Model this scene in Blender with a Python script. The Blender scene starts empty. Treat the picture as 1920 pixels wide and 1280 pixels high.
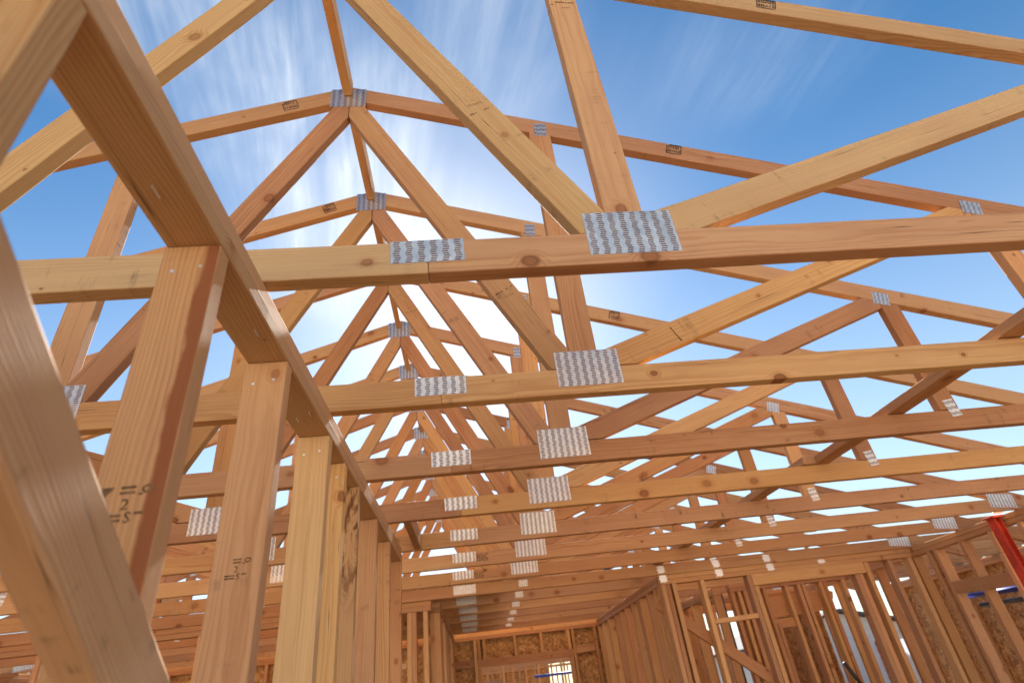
import bpy, bmesh, math, random
from mathutils import Vector, Matrix, noise
rnd = random.Random(7)
scene = bpy.context.scene
COL = scene.collection

# ------------------------------------------------------------------ camera
CAMZ = 1.68
cam = bpy.data.cameras.new("camera")
camo = bpy.data.objects.new("camera", cam)
COL.objects.link(camo)
R = [[0.99311028, -0.04675900, -0.10745029], [-0.06525674, 0.54093045, -0.83853193], [0.09733205, 0.83976654, 0.53415225]]
camo.matrix_world = Matrix(((R[0][0], -R[1][0], -R[2][0], 0), (R[0][1], -R[1][1], -R[2][1], 0), (R[0][2], -R[1][2], -R[2][2], CAMZ), (0, 0, 0, 1)))
cam.sensor_width = 36
cam.lens = 1045.757 / 1920 * 36
cam.clip_start = 0.02
cam.clip_end = 2000
cam.dof.use_dof = True
cam.dof.focus_distance = 1.7
cam.dof.aperture_fstop = 3.6
scene.camera = camo

# ------------------------------------------------------------------ light
SUN_EL, SUN_AZ = 35.3, 0.5      # azimuth from +Y towards +X
scene.view_settings.view_transform = 'Standard'
scene.view_settings.look = 'None'
scene.view_settings.exposure = 1.60
scene.view_settings.gamma = 1
sd = Vector((math.sin(math.radians(SUN_AZ)) * math.cos(math.radians(SUN_EL)), math.cos(math.radians(SUN_AZ)) * math.cos(math.radians(SUN_EL)), math.sin(math.radians(SUN_EL))))
sun = bpy.data.lights.new("sun", 'SUN')
sun.energy = 5.0
sun.angle = math.radians(0.53)
sun.color = (1.0, 0.93, 0.83)
suno = bpy.data.objects.new("sun", sun)
COL.objects.link(suno)
suno.rotation_euler = (-sd).to_track_quat('-Z', 'Y').to_euler()

world = bpy.data.worlds.new("World")
scene.world = world
world.use_nodes = True
wn, wl = world.node_tree.nodes, world.node_tree.links
wn.clear()


def N(nt, kind, **kw):
    n = nt.nodes.new(kind)
    for k, v in kw.items():
        if k.startswith('i_'):
            key = k[2:]
            key = int(key) if key.isdigit() else key.replace('_', ' ')
            n.inputs[key].default_value = v
        else:
            setattr(n, k, v)
    return n


def M(nt, op, a, b=None, c=None, clamp=False):
    n = nt.nodes.new('ShaderNodeMath')
    n.operation = op
    n.use_clamp = clamp
    for i, v in enumerate((a, b, c)):
        if v is None:
            continue
        if isinstance(v, (int, float)):
            n.inputs[i].default_value = v
        else:
            nt.links.new(v, n.inputs[i])
    return n.outputs[0]


def smooth(nt, v, lo, hi, a=0.0, b=1.0):
    n = nt.nodes.new('ShaderNodeMapRange')
    n.interpolation_type = 'SMOOTHSTEP'
    nt.links.new(v, n.inputs[0])
    n.inputs[1].default_value, n.inputs[2].default_value = lo, hi
    n.inputs[3].default_value, n.inputs[4].default_value = a, b
    return n.outputs[0]


def mixc(nt, f, a, b, mode='MIX'):
    n = nt.nodes.new('ShaderNodeMix')
    n.data_type = 'RGBA'
    n.blend_type = mode
    for key, v in ((0, f), (6, a), (7, b)):
        if isinstance(v, (int, float)):
            n.inputs[key].default_value = v
        elif isinstance(v, tuple):
            n.inputs[key].default_value = v if len(v) == 4 else (*v, 1)
        else:
            nt.links.new(v, n.inputs[key])
    return n.outputs[2]


nt = world.node_tree
sky = N(nt, 'ShaderNodeTexSky', sky_type='NISHITA', sun_disc=False)
sky.sun_elevation = math.radians(SUN_EL)
sky.sun_rotation = math.radians(SUN_AZ)
sky.air_density = 1.0
sky.dust_density = 0.32
sky.ozone_density = 1.0
tc = N(nt, 'ShaderNodeTexCoord')
sep = N(nt, 'ShaderNodeSeparateXYZ')
wl.new(tc.outputs['Generated'], sep.inputs[0])
zc = M(nt, 'MAXIMUM', sep.outputs[2], 0.06)
px = M(nt, 'DIVIDE', sep.outputs[0], zc)
py = M(nt, 'DIVIDE', sep.outputs[1], zc)


def wnoise(sx, sy, scale, detail, rough, dist=0.0, off=0.0, shear=0.0):
    c = N(nt, 'ShaderNodeCombineXYZ')
    xx = M(nt, 'ADD', px, M(nt, 'MULTIPLY', py, shear))
    wl.new(M(nt, 'MULTIPLY_ADD', xx, sx, off), c.inputs[0])
    wl.new(M(nt, 'MULTIPLY', py, sy), c.inputs[1])
    t = N(nt, 'ShaderNodeTexNoise', i_Scale=scale, i_Detail=detail, i_Roughness=rough, i_Distortion=dist)
    wl.new(c.outputs[0], t.inputs['Vector'])
    return t.outputs[0]


def blob(cx, cy, rx, ry, ang=0.0):
    dx = M(nt, 'SUBTRACT', px, cx)
    dy = M(nt, 'SUBTRACT', py, cy)
    ca, sa = math.cos(ang), math.sin(ang)
    u = M(nt, 'ADD', M(nt, 'MULTIPLY', dx, ca / rx), M(nt, 'MULTIPLY', dy, sa / rx))
    v = M(nt, 'ADD', M(nt, 'MULTIPLY', dx, -sa / ry), M(nt, 'MULTIPLY', dy, ca / ry))
    r = M(nt, 'SQRT', M(nt, 'ADD', M(nt, 'MULTIPLY', u, u), M(nt, 'MULTIPLY', v, v)))
    return smooth(nt, r, 1.0, 0.25)


wisps = wnoise(9.0, 1.1, 1.5, 9, 0.62, 0.6, 3.1, 0.18)
fine = wnoise(26.0, 2.2, 1.6, 8, 0.6, 0.3, 1.7, 0.18)
soft = wnoise(1.2, 1.0, 1.7, 7, 0.6, 0.5, 8.3)
w1 = smooth(nt, M(nt, 'ADD', M(nt, 'MULTIPLY', wisps, 0.52), M(nt, 'ADD', M(nt, 'MULTIPLY', fine, 0.22), M(nt, 'MULTIPLY', soft, 0.34))), 0.40, 0.82)
region = M(nt, 'MAXIMUM', blob(-0.27, 0.78, 0.33, 0.46, 0.2), M(nt, 'MULTIPLY', blob(-0.46, 0.50, 0.34, 0.26), 0.55))
region = M(nt, 'MAXIMUM', region, M(nt, 'MULTIPLY', blob(0.10, 0.52, 0.20, 0.34), 0.34))
region = M(nt, 'MAXIMUM', region, M(nt, 'MULTIPLY', blob(0.62, 0.58, 0.34, 0.24), 0.13))
region = M(nt, 'MAXIMUM', region, blob(-0.24, 1.08, 0.42, 0.46))
patch = smooth(nt, wnoise(2.2, 1.3, 1.3, 4, 0.55, 0.4, 5.9, 0.3), 0.30, 0.62, 0.30, 1.0)
cl = M(nt, 'MULTIPLY', M(nt, 'MULTIPLY', M(nt, 'MULTIPLY_ADD', w1, 1.15, 0.26), region), patch, clamp=True)
# thin veil round the sun
nrm = N(nt, 'ShaderNodeVectorMath', operation='NORMALIZE')
wl.new(tc.outputs['Generated'], nrm.inputs[0])
dot = N(nt, 'ShaderNodeVectorMath', operation='DOT_PRODUCT')
wl.new(nrm.outputs[0], dot.inputs[0])
dot.inputs[1].default_value = sd
veil = M(nt, 'MULTIPLY', M(nt, 'POWER', M(nt, 'MAXIMUM', dot.outputs['Value'], 0.0), 20.0), 0.36)
lowhaze = smooth(nt, sep.outputs[2], 0.75, 0.0, 0.0, 0.45)
veil = M(nt, 'MAXIMUM', veil, M(nt, 'MULTIPLY', lowhaze, smooth(nt, dot.outputs['Value'], -0.2, 0.8)))
cf = M(nt, 'SUBTRACT', 1.0, M(nt, 'MULTIPLY', M(nt, 'SUBTRACT', 1.0, cl), M(nt, 'SUBTRACT', 1.0, veil)), clamp=True)
hs = N(nt, 'ShaderNodeHueSaturation', i_Saturation=1.36)
wl.new(mixc(nt, 1.0, sky.outputs[0], (1.0, 1.03, 1.0), 'MULTIPLY'), hs.inputs['Color'])
skyc = mixc(nt, cf, hs.outputs[0], (7.2, 7.6, 8.0, 1))
bg = N(nt, 'ShaderNodeBackground')
bg.inputs[1].default_value = 0.055
wl.new(skyc, bg.inputs[0])
wo = N(nt, 'ShaderNodeOutputWorld')
wl.new(bg.outputs[0], wo.inputs[0])

scene.render.engine = 'CYCLES'
scene.cycles.max_bounces = 7
scene.cycles.diffuse_bounces = 5
scene.cycles.glossy_bounces = 3
scene.cycles.use_denoising = True
scene.cycles.sample_clamp_indirect = 6

# ------------------------------------------------------------------ materials


def new_mat(name):
    m = bpy.data.materials.new(name)
    m.use_nodes = True
    t = m.node_tree
    t.nodes.clear()
    b = N(t, 'ShaderNodeBsdfPrincipled')
    o = N(t, 'ShaderNodeOutputMaterial')
    t.links.new(b.outputs[0], o.inputs[0])
    return m, t, b


def wood_material(name, hue=0.5, dirt=0.35, stain=0.0, grime=False):
    m, t, b = new_mat(name)
    L = t.links
    tc = N(t, 'ShaderNodeTexCoord')
    oi = N(t, 'ShaderNodeObjectInfo')
    rn = oi.outputs['Random']
    sp = N(t, 'ShaderNodeSeparateXYZ')
    L.new(tc.outputs['Object'], sp.inputs[0])
    X, Y, Z = sp.outputs
    r2 = M(t, 'FRACT', M(t, 'MULTIPLY', rn, 17.31))
    r3 = M(t, 'FRACT', M(t, 'MULTIPLY', rn, 71.7))
    r4 = M(t, 'FRACT', M(t, 'MULTIPLY', rn, 233.3))
    ox = M(t, 'MULTIPLY', rn, 91.0)

    def nz(sx, sy, sz, detail, rough=0.5, dist=0.0, off=0.0):
        c = N(t, 'ShaderNodeCombineXYZ')
        L.new(M(t, 'MULTIPLY', M(t, 'ADD', X, M(t, 'ADD', ox, off)), sx), c.inputs[0])
        L.new(M(t, 'MULTIPLY', Y, sy), c.inputs[1])
        L.new(M(t, 'MULTIPLY', M(t, 'ADD', Z, M(t, 'MULTIPLY', rn, 3.0)), sz), c.inputs[2])
        n = N(t, 'ShaderNodeTexNoise', i_Scale=1.0, i_Detail=detail, i_Roughness=rough, i_Distortion=dist)
        L.new(c.outputs[0], n.inputs['Vector'])
        return n.outputs[0]
    # knots: one possible knot per 0.28 m of board, running through its thickness
    kw = M(t, 'MULTIPLY', M(t, 'ADD', X, ox), 3.6)
    vor = N(t, 'ShaderNodeTexVoronoi', voronoi_dimensions='1D', i_Scale=1.0, i_Randomness=0.9)
    L.new(kw, vor.inputs['W'])
    vs = N(t, 'ShaderNodeSeparateColor')
    L.new(vor.outputs['Color'], vs.inputs[0])
    dx = M(t, 'DIVIDE', vor.outputs['Distance'], 3.6)
    ky = M(t, 'MULTIPLY', M(t, 'SUBTRACT', vs.outputs[0], 0.5), 0.085)
    wob = M(t, 'MULTIPLY', M(t, 'SUBTRACT', nz(60, 60, 60, 2), 0.5), 0.006)
    dy = M(t, 'ADD', M(t, 'SUBTRACT', Y, ky), M(t, 'MULTIPLY', Z, 0.25))
    dk = M(t, 'ADD', M(t, 'SQRT', M(t, 'ADD', M(t, 'MULTIPLY', dx, dx), M(t, 'MULTIPLY', M(t, 'MULTIPLY', dy, dy), 1.7))), wob)
    kr = M(t, 'MULTIPLY', M(t, 'POWER', M(t, 'MAXIMUM', M(t, 'SUBTRACT', vs.outputs[1], 0.55), 0.0), 1.5), 0.075)
    kon = smooth(t, kr, 0.001, 0.003)
    kn = M(t, 'DIVIDE', dk, M(t, 'MAXIMUM', kr, 0.0012))      # 1 at the rim
    kmask = M(t, 'MULTIPLY', smooth(t, kn, 1.12, 0.82), kon)
    khalo = M(t, 'MULTIPLY', smooth(t, kn, 3.0, 1.0), kon)
    krim = M(t, 'MULTIPLY', M(t, 'MULTIPLY', smooth(t, kn, 1.5, 1.08), smooth(t, kn, 0.7, 0.95)), kon)
    # growth rings round a pith that wanders along the board
    wav1 = M(t, 'MULTIPLY', M(t, 'SUBTRACT', nz(1.1, 3.0, 3.0, 2, 0.5), 0.5), 0.075)
    wav2 = M(t, 'MULTIPLY', M(t, 'SUBTRACT', nz(5.0, 26.0, 26.0, 2, 0.5, 0.0, 3.3), 0.5), 0.0075)
    yy = M(t, 'ADD', Y, M(t, 'MULTIPLY_ADD', r2, 0.16, -0.08))
    zz = M(t, 'ADD', Z, M(t, 'MULTIPLY_ADD', r3, 0.10, 0.015))
    yy = M(t, 'ADD', yy, wav1)
    rad = M(t, 'SQRT', M(t, 'ADD', M(t, 'MULTIPLY', yy, yy), M(t, 'MULTIPLY', zz, zz)))
    rad = M(t, 'ADD', rad, wav2)
    rad = M(t, 'ADD', rad, M(t, 'MULTIPLY', khalo, 0.007))
    ringf = M(t, 'MULTIPLY_ADD', r4, 120.0, 150.0)
    ph = M(t, 'FRACT', M(t, 'MULTIPLY', rad, ringf))
    late = M(t, 'MULTIPLY', smooth(t, ph, 0.25, 0.88), smooth(t, ph, 1.0, 0.93))
    rstr = nz(0.8, 9.0, 9.0, 2, 0.5, 0.0, 7.7)
    late = M(t, 'MULTIPLY', late, smooth(t, rstr, 0.3, 0.7, 0.25, 1.0))
    fibre = nz(5.0, 420.0, 420.0, 3, 0.65)
    streak = nz(1.3, 60.0, 60.0, 3, 0.6, 0.0, 5.1)
    blot = nz(2.2, 10.0, 10.0, 4, 0.6, 0.4, 9.0)
    # base tone: pinkish fir to straw
    tone = M(t, 'ADD', M(t, 'MULTIPLY', M(t, 'SUBTRACT', rn, 0.5), 0.60), hue)
    tone = M(t, 'ADD', tone, M(t, 'MULTIPLY', M(t, 'SUBTRACT', blot, 0.5), 0.8), clamp=True)
    ramp = N(t, 'ShaderNodeValToRGB')
    e = ramp.color_ramp.elements
    e[0].position, e[0].color = 0.0, (0.410, 0.210, 0.108, 1)
    e[1].position, e[1].color = 1.0, (0.610, 0.388, 0.184, 1)
    e2 = e.new(0.38)
    e2.color = (0.510, 0.288, 0.153, 1)
    e3 = e.new(0.70)
    e3.color = (0.560, 0.336, 0.160, 1)
    L.new(tone, ramp.inputs[0])
    c = ramp.outputs[0]
    val = M(t, 'MULTIPLY_ADD', r3, 0.26, 0.86)
    c = mixc(t, 1.0, c, (1, 1, 1), 'MULTIPLY')
    hv = N(t, 'ShaderNodeHueSaturation')
    L.new(c, hv.inputs['Color'])
    L.new(val, hv.inputs['Value'])
    L.new(M(t, 'MULTIPLY_ADD', r2, 0.12, 0.94), hv.inputs['Saturation'])
    c = hv.outputs[0]
    c = mixc(t, M(t, 'MULTIPLY', late, 0.42), c, mixc(t, 1.0, c, (0.66, 0.40, 0.28), 'MULTIPLY'))
    c = mixc(t, smooth(t, fibre, 0.45, 0.75, 0.0, 0.30), c, mixc(t, 1.0, c, (0.70, 0.56, 0.45), 'MULTIPLY'))
    c = mixc(t, smooth(t, streak, 0.60, 0.74, 0.0, 0.35), c, mixc(t, 1.0, c, (0.62, 0.42, 0.32), 'MULTIPLY'))
    c = mixc(t, smooth(t, streak, 0.42, 0.28, 0.0, 0.25), c, (0.72, 0.45, 0.19))
    # knots
    c = mixc(t, M(t, 'MULTIPLY', khalo, 0.30), c, mixc(t, 1.0, c, (0.72, 0.42, 0.26), 'MULTIPLY'))
    kring = M(t, 'FRACT', M(t, 'MULTIPLY', dk, 480.0))
    kc = mixc(t, kring, (0.20, 0.070, 0.030), (0.33, 0.135, 0.055))
    c = mixc(t, M(t, 'MULTIPLY', kmask, M(t, 'MULTIPLY_ADD', vs.outputs[2], 0.5, 0.42)), c, kc)
    c = mixc(t, M(t, 'MULTIPLY', krim, M(t, 'MULTIPLY_ADD', vs.outputs[2], 0.5, 0.1)), c, (0.09, 0.035, 0.018))
    # grey yard dirt: soft smudges and cross-wise scuffs
    d1 = nz(2.6, 22.0, 22.0, 6, 0.7, 0.5, 14.0)
    d2 = nz(26.0, 3.0, 3.0, 4, 0.6, 0.6, 21.0)
    dgate = smooth(t, nz(0.55, 1.0, 1.0, 1, 0.5, 0.0, 31.0), 0.44, 0.60)
    if grime:
        dgate = smooth(t, nz(0.9, 1.0, 1.0, 1, 0.5, 0.0, 31.0), 0.30, 0.45)
    dm = M(t, 'MULTIPLY', M(t, 'MULTIPLY', smooth(t, d2, 0.56, 0.74), smooth(t, d1, 0.46, 0.62)), dgate)
    dm = M(t, 'ADD', M(t, 'MULTIPLY', dm, 0.8), M(t, 'MULTIPLY', smooth(t, d1, 0.62, 0.78), 0.30), clamp=True)
    c = mixc(t, M(t, 'MULTIPLY', dm, dirt * 2.0, clamp=True), c, (0.070, 0.055, 0.043))
    # checks: a few thin splits along the grain
    ck = nz(0.9, 95.0, 95.0, 1, 0.5, 0.0, 41.0)
    ckm = M(t, 'MULTIPLY', smooth(t, M(t, 'ABSOLUTE', M(t, 'SUBTRACT', ck, 0.5)), 0.012, 0.004), smooth(t, nz(1.7, 30, 30, 1, 0.5, 0, 51.0), 0.60, 0.66))
    c = mixc(t, M(t, 'MULTIPLY', ckm, 0.6), c, (0.06, 0.03, 0.018))
    if stain:
        s1 = smooth(t, M(t, 'ADD', Y, M(t, 'MULTIPLY', M(t, 'SUBTRACT', nz(3.0, 4.0, 4.0, 4, 0.6, 0.4, 60.), 0.5), 0.05)), stain + 0.004, stain - 0.004)
        s1 = M(t, 'MULTIPLY', s1, smooth(t, Y, -0.0440, -0.0425))
        c = mixc(t, M(t, 'MULTIPLY', s1, 0.85), c, (0.225, 0.062, 0.022))
    L.new(c, b.inputs['Base Color'])
    b.inputs['Roughness'].default_value = 0.75
    b.inputs['Specular IOR Level'].default_value = 0.12
    h = M(t, 'ADD', M(t, 'MULTIPLY', late, 0.35), M(t, 'MULTIPLY', fibre, 0.9))
    h = M(t, 'SUBTRACT', h, M(t, 'MULTIPLY', ckm, 1.5))
    bp = N(t, 'ShaderNodeBump', i_Strength=0.4, i_Distance=0.0012)
    L.new(h, bp.inputs['Height'])
    L.new(bp.outputs[0], b.inputs['Normal'])
    return m


W_MIX = wood_material('fir_lumber', 0.56)
W_PINK = wood_material('reddish_fir_lumber', 0.36)
W_STRAW = wood_material('straw_fir_lumber', 0.78)
W_DIRTY = wood_material('weathered_fir_lumber', 0.50, dirt=0.8)
W_GRIMY = wood_material('grimy_fir_lumber', 0.46, dirt=0.55, grime=True)
W_STAIN = wood_material('heartwood_streaked_lumber', 0.72, dirt=0.3, stain=-0.022)
W_RED = wood_material('red_fir_lumber', 0.16, dirt=0.3)


def rotten_material():
    m = W_MIX.copy()
    m.name = 'bark_scarred_lumber'
    t = m.node_tree
    b = next(n for n in t.nodes if n.type == 'BSDF_PRINCIPLED')
    src = b.inputs['Base Color'].links[0].from_socket
    tc = next(n for n in t.nodes if n.type == 'TEX_COORD')
    mp = N(t, 'ShaderNodeMapping')
    mp.inputs['Scale'].default_value = (9, 26, 26)
    t.links.new(tc.outputs['Object'], mp.inputs[0])
    n = N(t, 'ShaderNodeTexNoise', i_Scale=1.0, i_Detail=7, i_Roughness=0.68, i_Distortion=0.8)
    t.links.new(mp.outputs[0], n.inputs['Vector'])
    sp = N(t, 'ShaderNodeSeparateXYZ')
    t.links.new(tc.outputs['Object'], sp.inputs[0])
    f = M(t, 'MULTIPLY', smooth(t, n.outputs[0], 0.47, 0.60), smooth(t, sp.outputs[0], 1.85, 2.1))
    c = mixc(t, M(t, 'MULTIPLY', f, 0.9), src, (0.105, 0.036, 0.014))
    t.links.new(c, b.inputs['Base Color'])
    return m


W_BARK = rotten_material()


def simple(name, col, rough=0.6, metal=0.0, spec=0.5, nscale=None, amt=0.15, bump=0.0):
    m, t, b = new_mat(name)
    b.inputs['Roughness'].default_value = rough
    b.inputs['Metallic'].default_value = metal
    b.inputs['Specular IOR Level'].default_value = spec
    if nscale:
        tc = N(t, 'ShaderNodeTexCoord')
        n = N(t, 'ShaderNodeTexNoise', i_Scale=nscale, i_Detail=6, i_Roughness=0.65)
        t.links.new(tc.outputs['Object'], n.inputs['Vector'])
        c = mixc(t, smooth(t, n.outputs[0], 0.35, 0.68), tuple(v * (1 - amt) for v in col), tuple(min(1, v * (1 + amt)) for v in col))
        t.links.new(c, b.inputs['Base Color'])
        if bump:
            bp = N(t, 'ShaderNodeBump', i_Strength=0.5, i_Distance=bump)
            t.links.new(n.outputs[0], bp.inputs['Height'])
            t.links.new(bp.outputs[0], b.inputs['Normal'])
    else:
        b.inputs['Base Color'].default_value = (*col, 1)
    return m


def galv_material():
    m, t, b = new_mat('galvanized_steel')
    tc = N(t, 'ShaderNodeTexCoord')
    v = N(t, 'ShaderNodeTexVoronoi', i_Scale=55.0)
    t.links.new(tc.outputs['Object'], v.inputs['Vector'])
    n = N(t, 'ShaderNodeTexNoise', i_Scale=26.0, i_Detail=4, i_Roughness=0.6)
    t.links.new(tc.outputs['Object'], n.inputs['Vector'])
    s = N(t, 'ShaderNodeSeparateColor')
    t.links.new(v.outputs['Color'], s.inputs[0])
    c = mixc(t, M(t, 'MULTIPLY_ADD', s.outputs[0], 0.35, M(t, 'MULTIPLY', n.outputs[0], 0.5)), (0.60, 0.60, 0.58), (0.92, 0.91, 0.87))
    t.links.new(c, b.inputs['Base Color'])
    b.inputs['Metallic'].default_value = 0.85
    t.links.new(M(t, 'MULTIPLY_ADD', n.outputs[0], 0.35, 0.30), b.inputs['Roughness'])
    bp = N(t, 'ShaderNodeBump', i_Strength=0.6, i_Distance=0.0030)
    t.links.new(n.outputs[0], bp.inputs['Height'])
    t.links.new(bp.outputs[0], b.inputs['Normal'])
    return m


GALV = galv_material()
SLOT_SHADE = None
INK = simple('stamp_ink', (0.060, 0.045, 0.038), 0.9, spec=0.1)
FAINT = simple('faded_stamp_ink', (0.170, 0.095, 0.050), 0.9, spec=0.1, nscale=90, amt=0.5)
SLOT_SHADE = simple('punched_slot_shadow', (0.16, 0.070, 0.030), 0.9, spec=0.1)
REDP = simple('red_steel_paint', (0.50, 0.045, 0.020), 0.6, nscale=7, amt=0.25)
BLUEP = simple('blue_steel_paint', (0.020, 0.045, 0.36), 0.5, nscale=12, amt=0.35)
BLACKP = simple('black_plastic_pipe', (0.018, 0.018, 0.020), 0.45)
CONC = simple('concrete_slab', (0.22, 0.115, 0.042), 0.9, nscale=1.6, amt=0.14, bump=0.002)
PAVE = simple('pale_concrete', (0.52, 0.41, 0.29), 0.9, nscale=1.2, amt=0.1)
DIRT = simple('dry_dirt', (0.26, 0.17, 0.095), 0.95, nscale=0.5, amt=0.2, bump=0.02)
SIDING = simple('grey_siding_paint', (0.60, 0.63, 0.66), 0.6, nscale=3, amt=0.06)
ROOFM = simple('pale_roof_sheet', (0.80, 0.78, 0.74), 0.7, nscale=2, amt=0.05)
SHINGLE = simple('dark_shingles', (0.10, 0.10, 0.11), 0.9, nscale=20, amt=0.3)
PALEST = simple('pale_stucco', (0.76, 0.75, 0.72), 0.9, nscale=3, amt=0.05)
STUCCO = simple('tan_wall_board', (0.55, 0.42, 0.28), 0.85, nscale=4, amt=0.1)


def osb_material():
    m, t, b = new_mat('strand_board')
    tc = N(t, 'ShaderNodeTexCoord')
    layers = []
    for k, (a, s) in enumerate(((0.5, 34), (1.7, 40), (2.6, 29))):
        m0 = N(t, 'ShaderNodeMapping')
        m0.inputs['Rotation'].default_value = (0, a, 0)
        mp = N(t, 'ShaderNodeMapping')
        mp.inputs['Scale'].default_value = (s * 0.42, s, s * 1.9)
        mp.inputs['Location'].default_value = (k * 3.1, 0, k)
        t.links.new(m0.outputs[0], mp.inputs[0])
        wn_ = N(t, 'ShaderNodeTexNoise', i_Scale=9.0, i_Detail=2)
        t.links.new(tc.outputs['Object'], wn_.inputs['Vector'])
        add = N(t, 'ShaderNodeVectorMath', operation='MULTIPLY_ADD')
        t.links.new(wn_.outputs['Color'], add.inputs[0])
        add.inputs[1].default_value = (0.06, 0.06, 0.06)
        t.links.new(tc.outputs['Object'], add.inputs[2])
        t.links.new(add.outputs[0], m0.inputs[0])
        v = N(t, 'ShaderNodeTexVoronoi', i_Scale=1.0)
        t.links.new(mp.outputs[0], v.inputs['Vector'])
        s_ = N(t, 'ShaderNodeSeparateColor')
        t.links.new(v.outputs['Color'], s_.inputs[0])
        layers.append(s_)
    v = M(t, 'MULTIPLY', M(t, 'ADD', M(t, 'ADD', layers[0].outputs[0], layers[1].outputs[1]), layers[2].outputs[2]), 0.333)
    ramp = N(t, 'ShaderNodeValToRGB')
    e = ramp.color_ramp.elements
    e[0].position, e[0].color = 0.15, (0.20, 0.085, 0.030, 1)
    e[1].position, e[1].color = 0.85, (0.66, 0.42, 0.18, 1)
    x = e.new(0.5)
    x.color = (0.46, 0.245, 0.085, 1)
    t.links.new(v, ramp.inputs[0])
    t.links.new(ramp.outputs[0], b.inputs['Base Color'])
    b.inputs['Roughness'].default_value = 0.7
    return m


OSB = osb_material()

# ------------------------------------------------------------------ helpers


def tag(o, label=None, cat=None, group=None, kind=None):
    if label:
        o['label'] = label
    if cat:
        o['category'] = cat
    if group:
        o['group'] = group
    if kind:
        o['kind'] = kind
    return o


def empty(name, loc, label, cat, group=None):
    o = bpy.data.objects.new(name, None)
    o.empty_display_size = 0.1
    COL.objects.link(o)
    o.location = loc
    return tag(o, label, cat, group)


def place(o, mw, parent):
    if parent is not None:
        o.parent = parent
        if parent.type == 'EMPTY':
            o.matrix_basis = Matrix.Translation(-parent.location) @ mw
        else:
            o.matrix_basis = mw           # already in the parent's own space
    else:
        o.matrix_basis = mw


def link_mesh(name, bm, mat, mw, parent=None, smooth_faces=False):
    me = bpy.data.meshes.new(name)
    bm.to_mesh(me)
    bm.free()
    me.materials.append(mat)
    if smooth_faces:
        for p in me.polygons:
            p.use_smooth = True
    o = bpy.data.objects.new(name, me)
    COL.objects.link(o)
    place(o, mw, parent)
    return o


def clip_poly(poly, n, c):
    """keep the part of a 2D polygon where n.p <= c"""
    out = []
    for i, p in enumerate(poly):
        q = poly[(i + 1) % len(poly)]
        dp, dq = n[0] * p[0] + n[1] * p[1] - c, n[0] * q[0] + n[1] * q[1] - c
        if dp <= 0:
            out.append(p)
        if (dp < 0 < dq) or (dq < 0 < dp):
            s = dp / (dp - dq)
            out.append((p[0] + s * (q[0] - p[0]), p[1] + s * (q[1] - p[1])))
    return out


def beam(name, a, b, up, w, t, mat, parent=None, clips=(), bow=0.0, bevel=0.0028, rough=0.0007, step=0.16):
    """board from a to b (centre line); w across 'up', t across d x up; clips: (point, normal) in world, keeps dot<=0"""
    a, b, up = Vector(a), Vector(b), Vector(up)
    d = (b - a)
    L = d.length
    d.normalize()
    up = (up - up.dot(d) * d).normalized()
    n = d.cross(up)
    mw = Matrix(((d.x, up.x, n.x, a.x), (d.y, up.y, n.y, a.y), (d.z, up.z, n.z, a.z), (0, 0, 0, 1)))
    poly = [(0, -w / 2), (L, -w / 2), (L, w / 2), (0, w / 2)]
    for p, nn in clips:
        p, nn = Vector(p), Vector(nn)
        n2 = (nn.dot(d), nn.dot(up))
        poly = clip_poly(poly, n2, nn.dot(p - a))
    if len(poly) < 3:
        return None
    bm = bmesh.new()
    vs = [bm.verts.new((x, y, -t / 2)) for x, y in poly]
    f = bm.faces.new(vs)
    r = bmesh.ops.extrude_face_region(bm, geom=[f])
    bmesh.ops.translate(bm, verts=[v for v in r['geom'] if isinstance(v, bmesh.types.BMVert)], vec=(0, 0, t))
    bmesh.ops.recalc_face_normals(bm, faces=bm.faces)
    if bevel:
        bmesh.ops.bevel(bm, geom=list(bm.edges), offset=bevel, segments=2, affect='EDGES', profile=0.5)
    if step and L > step * 1.5:
        k = int(L / step)
        for i in range(1, k):
            bmesh.ops.bisect_plane(bm, geom=list(bm.verts) + list(bm.edges) + list(bm.faces), plane_co=(L * i / k, 0, 0), plane_no=(1, 0, 0))
        sd_ = rnd.random() * 100
        for v in bm.verts:
            s = v.co.x / L
            ny = noise.noise((v.co.x * 7 + sd_, v.co.y * 9, v.co.z * 9)) * rough * 1.6
            nz_ = noise.noise((v.co.x * 7 + sd_, v.co.y * 9 + 40, v.co.z * 9)) * rough * 1.2
            v.co.y += bow * math.sin(math.pi * min(max(s, 0), 1)) + ny
            v.co.z += bow * 0.5 * math.sin(math.pi * min(max(s, 0), 1)) + nz_
    o = link_mesh(name, bm, mat, mw, parent)
    o.data['len'] = L
    for p in o.data.polygons:
        p.use_smooth = False
    return o


def box_bm(x0, x1, y0, y1, z0, z1, bevel=0.0):
    bm = bmesh.new()
    r = bmesh.ops.create_cube(bm, size=1)
    bmesh.ops.scale(bm, vec=(x1 - x0, y1 - y0, z1 - z0), verts=r['verts'])
    bmesh.ops.translate(bm, vec=((x0 + x1) / 2, (y0 + y1) / 2, (z0 + z1) / 2), verts=r['verts'])
    if bevel:
        bmesh.ops.bevel(bm, geom=list(bm.edges), offset=bevel, segments=2, affect='EDGES', profile=0.5)
    return bm


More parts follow.
